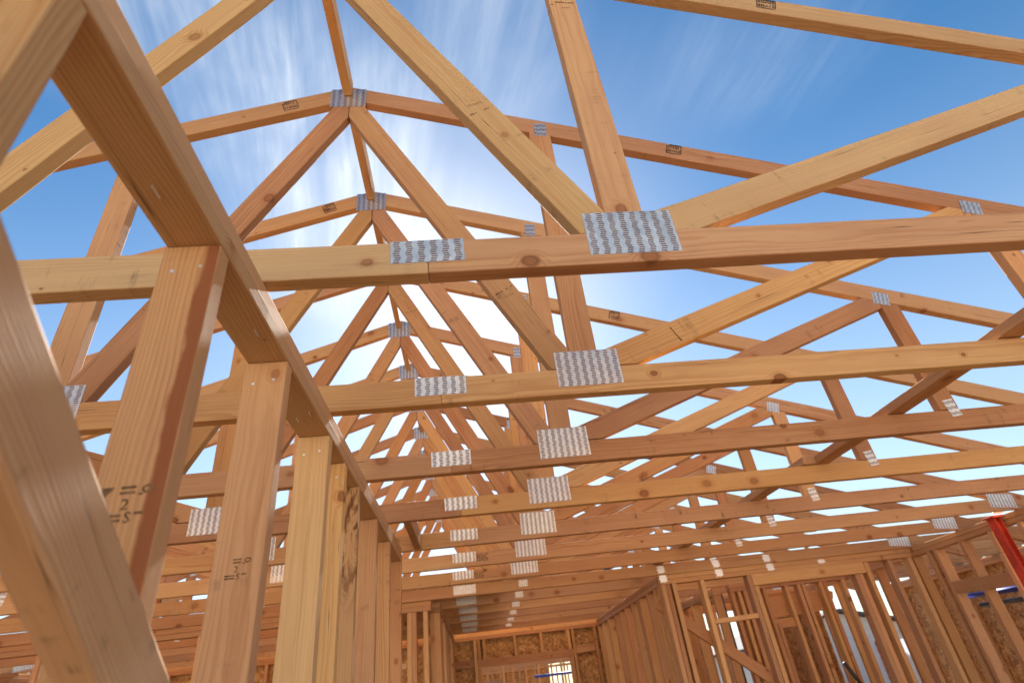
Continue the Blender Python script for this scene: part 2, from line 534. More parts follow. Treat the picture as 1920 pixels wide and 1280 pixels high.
def tube(name, pts, r, mat, parent=None, seg=14):
    bm = bmesh.new()
    rings = []
    pts = [Vector(p) for p in pts]
    for i, p in enumerate(pts):
        d = (pts[min(i + 1, len(pts) - 1)] - pts[max(i - 1, 0)]).normalized()
        u = d.orthogonal().normalized() if i == 0 else (u - u.dot(d) * d).normalized()
        v = d.cross(u)
        rings.append([bm.verts.new(p + r * (math.cos(2 * math.pi * k / seg) * u + math.sin(2 * math.pi * k / seg) * v)) for k in range(seg)])
    for A, B_ in zip(rings, rings[1:]):
        for k in range(seg):
            bm.faces.new((A[k], A[(k + 1) % seg], B_[(k + 1) % seg], B_[k]))
    bm.faces.new(rings[0][::-1])
    bm.faces.new(rings[-1])
    return link_mesh(name, bm, mat, Matrix(), parent, True)


def plate_mesh(name, w, h, pitch=0.0258, rowp=0.0062, sl=0.0132, sh=0.0033, vertical=False, brick=False, th=0.0011):
    """punched nail plate with real slots, centred, in XY; faces +Z"""
    W0, H0 = w, h
    if vertical:
        w, h = h, w
    nc = max(2, round(w / pitch))
    nr = max(3, round((h - 0.003) / rowp))
    cp = w / nc
    rp = h / nr
    bm = bmesh.new()
    tri = [0, 1, 2, 1]

    def quad(x0, y0, x1, y1, x2=None, x3=None):
        vs = [(x0, y0), (x1, y0), (x1 if x2 is None else x2, y1), (x0 if x3 is None else x3, y1)]
        if vertical:
            vs = [(y, -x) for x, y in vs]
        bm.faces.new([bm.verts.new((x, y, 0)) for x, y in vs])
    for c in range(nc):
        xa, xb = -w / 2 + c * cp, -w / 2 + (c + 1) * cp
        ph = (c * 2) % 4 if False else 0
        ysh = (rp / 2 if (brick and c % 2) else 0)
        y = -h / 2
        for r_ in range(nr):
            yc = -h / 2 + (r_ + 0.5) * rp + (ysh if r_ < nr - 1 else 0)
            y0, y1 = yc - sh / 2, yc + sh / 2
            if y1 > h / 2:
                continue
            quad(xa, y, xb, y0)
            off = 0 if brick else (tri[(r_ + ph) % 4] - 1) * 0.0018
            sx0 = (xa + xb) / 2 - sl / 2 + off
            quad(xa, y0, sx0, y1)
            quad(sx0 + sl, y0, xb, y1)
            y = y1
        quad(xa, y, xb, h / 2)
    bmesh.ops.remove_doubles(bm, verts=bm.verts, dist=1e-6)
    g = bmesh.ops.extrude_face_region(bm, geom=list(bm.faces))
    bmesh.ops.translate(bm, verts=[v for v in g['geom'] if isinstance(v, bmesh.types.BMVert)], vec=(0, 0, th))
    bmesh.ops.recalc_face_normals(bm, faces=bm.faces)
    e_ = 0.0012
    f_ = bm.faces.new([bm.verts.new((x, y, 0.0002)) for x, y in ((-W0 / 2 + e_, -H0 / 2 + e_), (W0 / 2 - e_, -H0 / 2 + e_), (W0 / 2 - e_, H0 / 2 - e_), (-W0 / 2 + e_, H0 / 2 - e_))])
    f_.material_index = 1  # dark backing sheet, coloured as the shade inside the slots
    me = bpy.data.meshes.new(name)
    bm.to_mesh(me)
    bm.free()
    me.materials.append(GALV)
    me.materials.append(SLOT_SHADE)
    return me


PLATES = {}


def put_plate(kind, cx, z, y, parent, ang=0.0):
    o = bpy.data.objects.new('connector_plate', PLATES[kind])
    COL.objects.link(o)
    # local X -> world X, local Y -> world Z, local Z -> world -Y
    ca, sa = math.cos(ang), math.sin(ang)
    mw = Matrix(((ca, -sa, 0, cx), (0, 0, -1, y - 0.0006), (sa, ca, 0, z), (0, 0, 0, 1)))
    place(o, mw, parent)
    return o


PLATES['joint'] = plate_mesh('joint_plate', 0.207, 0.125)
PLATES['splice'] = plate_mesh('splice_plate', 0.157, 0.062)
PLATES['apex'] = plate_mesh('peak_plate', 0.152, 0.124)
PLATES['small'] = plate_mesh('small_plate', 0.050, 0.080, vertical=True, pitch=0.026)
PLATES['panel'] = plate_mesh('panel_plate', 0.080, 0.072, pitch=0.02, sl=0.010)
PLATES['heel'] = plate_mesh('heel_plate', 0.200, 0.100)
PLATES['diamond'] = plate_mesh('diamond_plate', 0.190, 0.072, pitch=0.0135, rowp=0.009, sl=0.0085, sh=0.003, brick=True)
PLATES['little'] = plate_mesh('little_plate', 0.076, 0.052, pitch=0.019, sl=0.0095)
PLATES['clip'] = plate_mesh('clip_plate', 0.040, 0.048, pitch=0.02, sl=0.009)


def text_mesh(body, size, parent, x, y, z, rot=0.0, sx=1.0, name='grade_stamp', ink=None):
    cu = bpy.data.curves.new('t', 'FONT')
    cu.body = body
    cu.size = size
    cu.align_x = 'CENTER'
    cu.align_y = 'CENTER'
    cu.space_line = 0.85
    cu.offset = size * 0.012
    cu.resolution_u = 2
    to = bpy.data.objects.new('t', cu)
    COL.objects.link(to)
    bpy.context.view_layer.update()
    me = bpy.data.meshes.new_from_object(to)
    bpy.data.objects.remove(to)
    bpy.data.curves.remove(cu)
    me.name = name
    me.materials.clear()
    me.materials.append(ink or INK)
    o = bpy.data.objects.new(name, me)
    COL.objects.link(o)
    mw = Matrix.Translation((x, y, z)) @ Matrix.Rotation(rot, 4, 'Z') @ Matrix.Diagonal((sx, 1, 1, 1))
    place(o, mw, parent)
    return o


def box_stamp(parent, x, y, z, w=0.064, h=0.060, rot=0.0, seed=0):
    """square lumber grade mark: a frame with two rows of blurred characters"""
    r = random.Random(seed)
    bm = bmesh.new()

    def q(x0, y0, x1, y1):
        bm.faces.new([bm.verts.new((a, b_, 0)) for a, b_ in ((x0, y0), (x1, y0), (x1, y1), (x0, y1))])
    t_ = 0.0036
    q(-w / 2, -h / 2, w / 2 - 0.006, -h / 2 + t_)
    q(-w / 2 + 0.01, h / 2 - t_ * 1.5, w / 2, h / 2)
    q(-w / 2, -h / 2 + t_, -w / 2 + t_, h / 2 - 0.008)
    q(w / 2 - t_, -h / 2 + 0.004, w / 2, h / 2 - t_ * 1.5)
    for row, yy in enumerate((h * 0.24, -h * 0.20)):
        xx = -w / 2 + 0.006
        while xx < w / 2 - 0.010:
            cw = r.uniform(0.005, 0.008)
            ch = h * 0.30
            q(xx, yy - ch / 2, xx + 0.0022, yy + ch / 2)
            if r.random() < .7:
                q(xx + 0.0022, yy + ch / 2 - 0.0024, xx + cw, yy + ch / 2)
            if r.random() < .7:
                q(xx + 0.0022, yy - 0.0012, xx + cw, yy + 0.0012)
            if r.random() < .6:
                q(xx + 0.0022, yy - ch / 2, xx + cw, yy - ch / 2 + 0.0024)
            if r.random() < .5:
                q(xx + cw - 0.0022, yy - ch / 2, xx + cw, yy + ch / 2)
            xx += cw + 0.0028
    mw = Matrix.Translation((x, y, z)) @ Matrix.Rotation(rot, 4, 'Z')
    return link_mesh('grade_stamp', bm, INK, mw, parent)


def layout_mark(parent, x, z, r):
    """smudged crayon line across a web with a few ticks beside it"""
    bm = bmesh.new()

    def q(pts):
        bm.faces.new([bm.verts.new((a, b_, 0)) for a, b_ in pts])
    sl = r.uniform(-0.25, 0.25)
    n = 7
    for i in range(n):
        if r.random() < 0.30:
            continue
        y0, y1 = -0.036 + 0.072 * i / n, -0.036 + 0.072 * (i + 0.9) / n
        w0, w1 = r.uniform(0.0008, 0.0022), r.uniform(0.0008, 0.0022)
        if i in (0, n - 1) and r.random() < .7:
            w0 *= r.uniform(1.2, 1.9)
            w1 *= r.uniform(1.0, 1.8)
        q([(y0 * sl - w0, y0), (y1 * sl - w1, y1), (y1 * sl + w1, y1), (y0 * sl + w0, y0)])
    if r.random() < .6:
        xx = r.choice((-1, 1)) * r.uniform(0.02, 0.035)
        for i in range(r.randint(3, 6)):
            yy = -0.018 + i * 0.007
            q([(xx - 0.006, yy), (xx - 0.006, yy + .0014), (xx + r.uniform(.001, .006), yy + .0026), (xx + .004, yy + .0008)])
    bmesh.ops.recalc_face_normals(bm, faces=bm.faces)
    return link_mesh('layout_mark', bm, INK if r.random() < .35 else FAINT, Matrix.Translation((x, 0, z)), parent)


# ------------------------------------------------------------------ ground
ZC = CAMZ + 0.76423      # tops of the walls = bottoms of the trusses
Y0 = 0.30257
SP = 0.6096
TH = 0.038
W = 0.089


def yk(k):
    return Y0 + SP * k


g = link_mesh('ground', box_bm(-300, 300, -300, 300, -0.6, -0.12), DIRT, Matrix())
tag(g, kind='structure')
g = link_mesh('floor', box_bm(-5.1, 6.2, -3.6, 9.2, -0.116, 0.0), CONC, Matrix())
tag(g, kind='structure')
g = link_mesh('fill_patio', box_bm(-14.0, 18.0, -22.0, -3.604, -0.116, -0.03), PAVE, Matrix())  # unseen pale paving, added behind the camera to bounce fill light
tag(g, kind='structure')

# ------------------------------------------------------------------ trusses
XA = -0.4014             # ridge
ORD = ['first', 'second', 'third', 'fourth', 'fifth', 'sixth', 'seventh', 'eighth', 'ninth', 'tenth', 'eleventh', 'twelfth', 'thirteenth', 'fourteenth']
TLAB = {
    1: 'roof truss nearest the camera, its bottom chord holding the largest nail plate',
    2: 'second roof truss from the camera, with the highest peak plate in view',
    3: 'third roof truss from the camera, peak between the second and third ridge blocks',
    4: 'fourth roof truss from the camera, its peak hidden by the nearest bottom chord',
    5: 'fifth roof truss from the camera, near the far end of the left stud wall',
    6: 'sixth roof truss from the camera, straw bottom chord with the nearest visible heel plate',
    7: 'seventh roof truss from the camera, the last one with a wide joint plate',
    8: 'eighth roof truss from the camera, over the right stud partition, with a diamond punched plate',
}
GAP = 0.0015


def mats(k, i):
    r = random.Random(k * 37 + i * 101)
    return r.choice([W_MIX, W_MIX, W_PINK, W_STRAW, W_MIX, W_PINK, W_STRAW, W_GRIMY])


SPECIAL = {}   # (k, member) -> material
SPECIAL.update({(1, 'bl'): W_STRAW, (1, 'br'): W_MIX, (2, 'bl'): W_PINK, (2, 'br'): W_STRAW, (3, 'bl'): W_PINK, (3, 'br'): W_GRIMY,
                (4, 'bl'): W_PINK, (4, 'br'): W_STRAW, (5, 'bl'): W_STRAW, (5, 'br'): W_GRIMY, (6, 'bl'): W_MIX, (6, 'br'): W_STRAW, (7, 'bl'): W_MIX, (7, 'br'): W_STRAW,
                (8, 'bl'): W_PINK, (8, 'br'): W_PINK, (9, 'br'): W_PINK, (9, 'bl'): W_PINK,
                (1, 'pwr'): W_STRAW, (1, 'v1r'): W_PINK, (1, 'dr'): W_STRAW, (1, 'tr'): W_MIX, (1, 'pwl'): W_STRAW,
                (2, 'tr'): W_PINK, (2, 'tl'): W_PINK, (2, 'pwr'): W_PINK, (2, 'pwl'): W_PINK, (2, 'v1r'): W_PINK, (2, 'dr'): W_STRAW, (2, 'v1l'): W_MIX,
                (3, 'tr'): W_PINK, (3, 'tl'): W_PINK, (3, 'pwr'): W_PINK, (3, 'pwl'): W_STRAW, (3, 'v1r'): W_STRAW, (3, 'dr'): W_PINK, (3, 'v2r'): W_PINK,
                (4, 'tr'): W_STRAW, (4, 'pwr'): W_GRIMY, (4, 'pwl'): W_PINK, (4, 'dr'): W_STRAW, (4, 'v2r'): W_PINK, (5, 'tr'): W_PINK, (5, 'v2r'): W_GRIMY})
SPLX = {1: -0.051, 2: -0.060, 3: -0.055, 4: -0.035, 5: -0.035, 6: -0.049, 7: -0.072, 8: -0.057}


def build_truss(k):
    y = yk(k)
    yc = y + TH / 2
    lab = TLAB.get(k, '%s roof truss from the camera, far back in the house' % ORD[k - 1])
    T = empty('roof_truss', (XA, yc, ZC), lab, 'roof truss', 'roof trusses spaced evenly over the house')
    UP = Vector((0, 0, 1))
    slope = 1.0 / 3.0
    zt0 = ZC + 1.612                      # top of the ridge
    vd = W * math.sqrt(1 + slope * slope)
    nrm_r = Vector((slope, 0, 1)).normalized()
    r = random.Random(k)
    jit = lambda s: r.uniform(-s, s)

    def mem(name, key, a, b, up, clips, bow=0.0, idx=0):
        m = SPECIAL.get((k, key)) or mats(k, hash_key(key))
        return beam(name, (a[0], yc, ZC + a[1]), (b[0], yc, ZC + b[1]), up, W, TH, m, T, clips, bow)

    def mirror(x):
        return 2 * XA - x
    # bottom chord, two boards butted at the splice
    sx = SPLX.get(k, -0.055 + jit(0.02))
    botR = ((XA, yc, zt0 - vd - GAP), Vector((slope, 0, 1)))
    botL = ((XA, yc, zt0 - vd - GAP), Vector((-slope, 0, 1)))
    bl = mem('bottom_chord', 'bl', (mirror(4.2), W / 2), (sx - 0.0003, W / 2), UP, [botL], jit(0.003))
    br = mem('bottom_chord', 'br', (sx + 0.0004, W / 2), (4.2, W / 2), UP, [botR], jit(0.004))
    # top chords
    for s, key in ((1, 'tr'), (-1, 'tl')):
        xe = 4.62
        dz = -slope * (xe - XA)
        off = nrm_r * (W / 2)
        a = Vector((XA - 0.05 * s, 0, zt0 - ZC + 0.05 * slope))
        b = Vector((XA + s * (xe - XA), 0, zt0 - ZC + dz))
        a += Vector((-off.x * s, 0, -off.z))
        b += Vector((-off.x * s, 0, -off.z))
        cl_ = [((XA + s * GAP / 2, yc, 0), Vector((-s, 0, 0)))]
        if s > 0:
            o = mem('top_chord', key, (a.x, a.z), (b.x, b.z), UP, cl_, jit(0.003))
            if k <= 8:
                pos = {1: 1.64, 2: 1.51, 3: 2.4, 4: 1.50, 5: 0.25}.get(k, 0.4 + r.random())
                box_stamp(o, pos, 0.008, TH / 2 + 0.0005, rot=jit(0.03), seed=k)
        else:
            o = mem('top_chord', key, (b.x, b.z), (a.x, a.z), UP, cl_, jit(0.003))
            if k in (2, 3):
                L_ = o.data['len']
                box_stamp(o, L_ - {2: 0.33, 3: 0.30}[k], 0.004, TH / 2 + 0.0005, rot=jit(0.03), seed=k + 20)
    chord_top = lambda: ((0, yc, ZC + W + GAP), Vector((0, 0, -1)))
    for s in (1, -1):
        sfx = 'r' if s > 0 else 'l'
        bot = botR if s > 0 else botL
        X = (lambda x: x) if s > 0 else mirror

        def m2(name, key, a, b, clips, bow=0.0):
            a = (X(a[0]), a[1])
            b = (X(b[0]), b[1])
            dx, dz = b[0] - a[0], b[1] - a[1]
            cs = []
            for p, n in clips:
                cs.append(((X(p[0]), yc, ZC + p[1]), Vector((n[0] * s, 0, n[1]))))
            cs.append(bot)
            cs.append(chord_top())
            return mem(name, key + sfx, a, b, (-dz, 0, dx), cs, bow)
        # web to the peak
        pw = m2('web', 'pw', (0.345, 0.0835), (XA - 0.03, 1.555), [((0.356, 0), (1, 0)), ((XA + GAP, 0), (-1, 0))], jit(0.003))
        # post at the first panel point
        m2('web', 'v1', (0.402, 0.05), (0.410, 1.5), [], jit(0.002))
        # web to the second panel point
        m2('web', 'd', (0.30, 0.0415), (2.3, 0.7701), [((0.449, 0), (-1, 0)), ((2.0885, 0), (1, 0))], jit(0.003))
        m2('web', 'v2', (2.134, 0.05), (2.134, 1.0), [], jit(0.002))
    # nail plates on the near face
    if k <= 7:
        put_plate('joint', 0.404 + jit(.004), ZC + 0.087, y, T, jit(0.01))
        put_plate('joint', mirror(0.404), ZC + 0.087, y, T, jit(0.01))
        put_plate('splice', sx, ZC + 0.0595, y, T, jit(0.012))
    else:
        put_plate('little', 0.430, ZC + 0.052, y, T, jit(0.02))
        put_plate('little', mirror(0.430), ZC + 0.052, y, T, jit(0.02))
        put_plate('diamond', sx - 0.02, ZC + 0.052, y, T, jit(0.01))
    put_plate('apex', XA - 0.006, ZC + 1.529, y, T, jit(0.01))
    for s in (1, -1):
        X = (lambda x: x) if s > 0 else mirror
        put_plate('small', X(0.414), ZC + 1.272, y, T, -0.06 * s)
        put_plate('panel', X(2.107), ZC + 0.70, y, T, -0.28 * s)
        put_plate('small', X(2.146), ZC + 0.096, y, T, 0.12 * s)
        put_plate('heel', X(3.945), ZC + 0.070, y, T, -0.10 * s)
    for o in [c for c in T.children if c.name.startswith('web')]:
        if r.random() < 0.75:
            L_ = o.data['len']
            layout_mark(o, r.uniform(0.18, 0.32) * L_ if r.random() < .6 else r.uniform(0.6, 0.85) * L_, TH / 2 + 0.0012, r)
    # ink marks on bottom chords near the splice
    if k in (6, 7):
        text_mesh("DFIR KD15 2X4\nMSR 1650F\nLOT 2107  S4S\nTRUSS GRADE", 0.014, br, 0.115, 0.004, TH / 2 + 0.0006, name='printed_mark')
    if k in (1,):
        dp = pw
    T.rotation_euler = (0, 0, jit(0.0012) if k > 3 else 0)
    T.location.y += jit(0.003) if k > 3 else 0
    return T


def hash_key(s):
    return sum(ord(c) * (i + 3) for i, c in enumerate(s))


TR = {}
for k in range(1, 14):
    TR[k] = build_truss(k)

# ridge blocks
for k in range(1, 13):
    lab = {1: 'ridge block nearest the camera, reaching out of the top of the picture', 2: 'ridge block between the second and third roof trusses, hanging from the highest peak plate'}.get(
        k, 'short ridge block between the %s and %s roof trusses' % (ORD[k - 1], ORD[k]))
    o = beam('ridge_block', (XA - 0.008, yk(k) + TH + .001, ZC + 1.584), (XA - 0.008, yk(k + 1) - 0.0045, ZC + 1.584), (0, 0, 1), W, TH, W_STRAW if k % 3 else W_MIX)
    tag(o, lab, 'block', 'ridge blocks between the roof trusses')

# plywood added over the far room's bottom chords to keep them in shade
for y0_, y1_, lab in ((yk(8) + 0.005, yk(12) - 0.01, 'added plywood sheet shading the bottom chords over the near part of the far room'), (yk(12) - 0.005, yk(13) + TH, 'added plywood sheet shading the bottom chords against the far gable')):
    o = link_mesh('shade_deck', box_bm(-1.10, 0.262, y0_, y1_, ZC + W + .003, ZC + W + .021), OSB, Matrix())
    tag(o, lab, 'plywood sheet', 'added plywood sheets shading the far room')

# lateral brace lying on the bottom chords
o = beam('lateral_brace', (1.915, 0.7, ZC + W + 0.021), (1.865, 3.02, ZC + W + 0.021), (1, 0, 0), W, TH, W_MIX, rough=0.002)
tag(o, 'flat lateral brace board lying across the nearest bottom chords at the right', 'brace board', 'lateral brace boards on the bottom chords')
o = beam('lateral_brace', (1.80, 2.72, ZC + W + 0.021), (1.55, 6.9, ZC + W + 0.021), (1, 0, 0), W, TH, W_DIRTY, rough=0.002)
tag(o, 'flat lateral brace board lying across the far bottom chords, beginning behind the fourth roof truss', 'brace board', 'lateral brace boards on the bottom chords')
o = beam('end_block', (-0.30, yk(4) + TH + .002, ZC + 0.045), (-0.30, yk(5) - .002, ZC + 0.045), (0, 0, 1), W, TH, W_STRAW)
tag(o, 'short block between the fourth and fifth bottom chords above the left stud wall', 'block')

# ------------------------------------------------------------------ left stud wall (close to the camera)
XL = -0.381
PT = ZC - 0.001
WL = empty('stud_wall', (XL, 1.4, 0), 'open stud wall close at the left, its double top plate running away from the camera', 'stud wall')


def plate_y(name, x, y0, y1, z, mat, parent, w=W):
    return beam(name, (x, y0, z), (x, y1, z), (1, 0, 0), w, TH, mat, parent)


XW = XL - W / 2
beam('top_plate', (XW - 0.003, -1.2, PT - 0.019), (XW - 0.003, 3.27, PT - 0.019), (1, 0, 0), W, TH, W_PINK, WL, bevel=0.0045)
beam('top_plate', (XW + 0.001, -1.2, PT - 0.058), (XW + 0.001, 3.26, PT - 0.058), (1, 0, 0), W, TH, W_MIX, WL, bevel=0.004)
for yy, xx in ((0.98, -.41), (1.37, -.40), (1.40, -.44), (0.60, -.43), (1.86, -.42)):
    o = link_mesh('staple', box_bm(xx - .0012, xx + .0012, yy - .012, yy + .012, PT - .0795, PT - .0765), GALV, Matrix(), None)
    place(o, Matrix(), WL)
plate_y('bottom_plate', XW, -1.2, 3.27, 0.020, W_MIX, WL)


def stud(x, y, z1, mat, parent, dirx=True, z0=0.0395, name='stud', w=W, bow=0.0, t=TH):
    """vertical board; dirx: wide face looks along y (wall runs along y)"""
    up = (-1, 0, 0) if dirx else (0, 1, 0)
    return beam(name, (x, y, z0), (x, y, z1), up, w, t, mat, parent, bow=bow)


zs = PT - 0.0782
yl = [-0.90, -0.50, -0.10, 0.325, 0.736, 1.115, 1.53, 1.75, 1.985, 2.40, 2.79, 3.235]
ml = [W_MIX, W_MIX, W_MIX, W_STRAW, W_STAIN, W_RED, W_STRAW, W_STRAW, W_BARK, W_PINK, W_MIX, W_PINK]
studs = []
for y, m in zip(yl, ml):
    studs.append(stud(XW, y, zs, m, WL, w=(W if y != 1.75 else W)))


# stamps on the two close studs (upside down, as nailed)
def stud_stamp(st, L, k_):
    # local X up the stud, local Y = -world x, +Z towards the camera
    z = TH / 2 + 0.0006
    text_mesh("2", 0.022 * k_, st, L, 0.0, z, rot=-math.pi / 2, ink=FAINT)
    text_mesh("S", 0.021 * k_, st, L - 0.018 * k_, -0.007 * k_, z, rot=-math.pi / 2, ink=FAINT)
    bm = bmesh.new()

    def q(x0, y0, x1, y1):
        bm.faces.new([bm.verts.new((a, b_, 0)) for a, b_ in ((x0, y0), (x1, y0), (x1, y1), (x0, y1))])
    for dx, y0, y1, sg in ((0.015, -0.010, 0.010, 0), (0.0225, -0.010, 0.010, 4), (-0.016, 0.001, 0.026, 0), (-0.0225, 0.001, 0.026, 0), (-0.014, -0.026, -0.015, 0)):
        q(k_ * dx, k_ * y0, k_ * (dx + 0.0038), k_ * y1)
    ring = [bm.verts.new((k_ * (0.021 + 0.0065 * math.cos(a * math.pi / 6)), k_ * (-0.026 + 0.0085 * math.sin(a * math.pi / 6)), 0)) for a in range(12)]
    ring2 = [bm.verts.new((k_ * (0.021 + 0.0035 * math.cos(a * math.pi / 6)), k_ * (-0.026 + 0.0050 * math.sin(a * math.pi / 6)), 0)) for a in range(12)]
    for i in range(12):
        bm.faces.new((ring[i], ring[(i + 1) % 12], ring2[(i + 1) % 12], ring2[i]))
    q(k_ * 0.0125, k_ * -0.0205, k_ * 0.0155, k_ * -0.014)
    if k_ > 0.8:
        bm.faces.new([bm.verts.new((k_ * 0.026, k_ * 0.036, 0)), bm.verts.new((k_ * 0.026, k_ * 0.018, 0)), bm.verts.new((k_ * 0.010, k_ * 0.031, 0))])
    bmesh.ops.recalc_face_normals(bm, faces=bm.faces)
    link_mesh('grade_stamp', bm, FAINT, Matrix.Translation((L, 0, z)), st)


stud_stamp(studs[4], 1.893, 0.92)
stud_stamp(studs[5], 1.888, 0.72)

for st, L in zip(studs[3:8], (2.28,) * 5):
    for yy, dx in ((-0.020, 0.0), (0.022, -0.008)):
        bm = bmesh.new()
        bmesh.ops.create_cone(bm, cap_ends=True, segments=10, radius1=0.0032, radius2=0.0032, depth=0.0012)
        link_mesh('nail_head', bm, GALV, Matrix.Translation((L + dx, yy, TH / 2 + 0.0004)), st)

# diagonal let-in brace over the near face of the wall
bs = 0.3415 / 0.362
ya, za = 0.343 * bs, 0.379 * bs + CAMZ
yb, zb = 0.792 * bs, 0.060 * bs + CAMZ
dv = Vector((0, yb - ya, zb - za)).normalized()
nv = Vector((0, dv.z, -dv.y))            # towards the lower left
s_ = (XL + 0.020) / -0.362
ctr = Vector((0, ya, za)) + nv * (W / 2)
A_ = ctr - dv * 0.55
B_ = ctr + dv * 2.0
o = beam('diagonal_brace', (XL + 0.0205, A_.y, A_.z), (XL + 0.0205, B_.y, B_.z), nv, W, TH, W_GRIMY, bevel=0.005)
tag(o, 'blurred diagonal brace board nailed across the left stud wall, nearest thing to the camera', 'brace board')


# ------------------------------------------------------------------ other stud walls
def wall_x(label, x0, x1, y, studx, mats_, header=None, openings=(), name='stud_wall', group=None, top=PT, zfloor=0.0, th=W, sheath=None):
    """wall running along x, near face at y"""
    E_ = empty(name, ((x0 + x1) / 2, y, 0), label, 'stud wall', group)
    yc = y + th / 2
    beam('top_plate', (x0, yc, top - 0.019), (x1, yc, top - 0.019), (0, 1, 0), th, TH, W_MIX, E_)
    beam('top_plate', (x0 + 0.004, yc + .002, top - 0.058), (x1 - 0.004, yc + .002, top - 0.058), (0, 1, 0), th, TH, W_PINK, E_)
    beam('bottom_plate', (x0, yc, 0.020), (x1, yc, 0.020), (0, 1, 0), th, TH, W_MIX, E_)
    for i, s in enumerate(studx):
        if isinstance(s, tuple):
            x, z0, z1 = s
        else:
            x, z0, z1 = s, 0.0395, top - 0.0782
        beam('stud', (x, yc, z0), (x, yc, z1), (0, 1, 0), th - 0.002, TH, mats_[i % len(mats_)], E_, bow=rnd.uniform(-.003, .003))
    return E_


MX = [W_MIX, W_PINK, W_STRAW, W_MIX, W_PINK]
zt = PT - 0.0782
# right partition along x
R2 = wall_x('open stud partition facing the camera at the right, with a long header over its wide opening', 1.635, 4.03, 5.198,
            [1.655, 1.695, 1.752, 2.01, 2.44, (2.482, 0.0395, ZC - 0.170), (3.47, 0.0395, ZC - 0.170), (3.43, 0.0395, ZC - 0.170), 3.555, 3.79, 3.99], [W_MIX, W_RED, W_STRAW, W_STRAW, W_RED, W_STRAW, W_MIX, W_RED])
beam('header', (2.461, 5.198 + W / 2 - .001, ZC - 0.122), (3.53, 5.198 + W / 2 - .001, ZC - 0.122), (0, 0, 1), W, W + 0.004, W_STRAW, R2)
beam('blocking', (2.031, 5.198 + .045, CAMZ + 0.355), (2.42, 5.198 + .045, CAMZ + 0.362), (0, 1, 0), W - .003, TH, W_STRAW, R2)
d0 = Vector((1.60, 5.198 + W + .020, CAMZ + 0.55))
d1 = Vector((2.75, 5.198 + W + .020, CAMZ - 0.37))
tmp = beam('diagonal_brace', d0, d1, (0, 0, 1), W, TH, W_RED, R2)


def jagged_tie(parent, x, y, z, w=0.062, h=0.058):
    bm = bmesh.new()
    pts = [(-.5, .5), (-.3, .42), (-.12, .5), (.12, .5), (.3, .40), (.5, .46), (.38, .22), (.55, .05), (.4, -.1), (.55, -.32), (.3, -.42), (.1, -.5), (-.15, -.42), (-.45, -.5), (-.36, -.2), (-.55, -.02), (-.38, .2)]
    f = bm.faces.new([bm.verts.new((a * w, 0, b_ * h)) for a, b_ in pts])
    g_ = bmesh.ops.extrude_face_region(bm, geom=[f])
    bmesh.ops.translate(bm, verts=[v for v in g_['geom'] if isinstance(v, bmesh.types.BMVert)], vec=(0, 0.0016, 0))
    bmesh.ops.recalc_face_normals(bm, faces=bm.faces)
    return link_mesh('metal_tie', bm, GALV, Matrix.Translation((x, y, z)), parent)


for i, x in enumerate((1.665, 2.18, 2.66, 3.15)):
    jagged_tie(R2, x, 5.198 - 0.0019, PT - 0.032, 0.074, 0.066 if i < 3 else .034)
for i, x in enumerate((1.655, 2.165, 2.64)):
    jagged_tie(TR[8], x, yk(8) - 0.0019, ZC + 0.040, 0.072, 0.064)


def wall_y(label, x, y0, y1, studs_, mats_, th=W, face=1, top=PT, name='stud_wall', group=None):
    """wall along y; x = left face"""
    E_ = empty(name, (x, (y0 + y1) / 2, 0), label, 'stud wall', group)
    xc = x + th / 2
    plate_y('top_plate', xc, y0, y1, top - 0.019, W_MIX, E_, th)
    plate_y('top_plate', xc + .002, y0 + .004, y1 - .004, top - 0.058, W_PINK, E_, th)
    plate_y('bottom_plate', xc, y0, y1, 0.020, W_MIX, E_, th)
    for i, s in enumerate(studs_):
        yy, z0, z1 = s if isinstance(s, tuple) else (s, 0.0395, top - 0.0782)
        beam('stud', (xc, yy, z0), (xc, yy, z1), (-1, 0, 0), th - 0.002, TH, mats_[i % len(mats_)], E_, bow=rnd.uniform(-.003, .003))
    return E_


# hall wall to the right, running to the back
wall_y('open stud wall on the right side of the far room, running back to the strand board wall', 1.631, 5.30, 8.386,
       [5.325, 5.45, 5.72, 6.02, 6.10, 6.36, 6.68, 6.98, 7.27, 7.62, 7.68, 8.02, 8.34], [W_MIX, W_STRAW, W_PINK, W_STRAW])
# wall on the left of the far room
L2 = wall_y('open stud wall on the left side of the far room, behind the clear gap', XL - 0.010 - 0.0, 5.34, 8.386,
            [5.37, 5.76, 6.16, 6.57, 6.98, 7.38, 7.79, 8.20, 8.34], [W_PINK, W_RED, W_MIX])
# cross wall to the left at the same depth as the right partition
L3 = wall_x('open stud partition facing the camera seen between the left wall studs', -4.80, XL + 0.015, 5.198,
            [XL - 0.035, XL - 0.128, XL - 0.168, -1.05, -1.46, -1.87, (-2.22), -2.62, -3.02, -3.43, -3.84, -4.25, -4.66], [W_STRAW, W_PINK, W_STRAW, W_MIX, W_MIX, W_RED])
beam('blocking', (-1.03, 5.243, CAMZ + 0.30), (XL - 0.19, 5.243, CAMZ + 0.30), (0, 1, 0), W - .003, TH, W_STRAW, L3)
beam('diagonal_brace', (-2.4, 5.198 + W + .021, 1.2), (-1.1, 5.198 + W + .021, 2.2), (0, 0, 1), W, TH, W_PINK, L3)

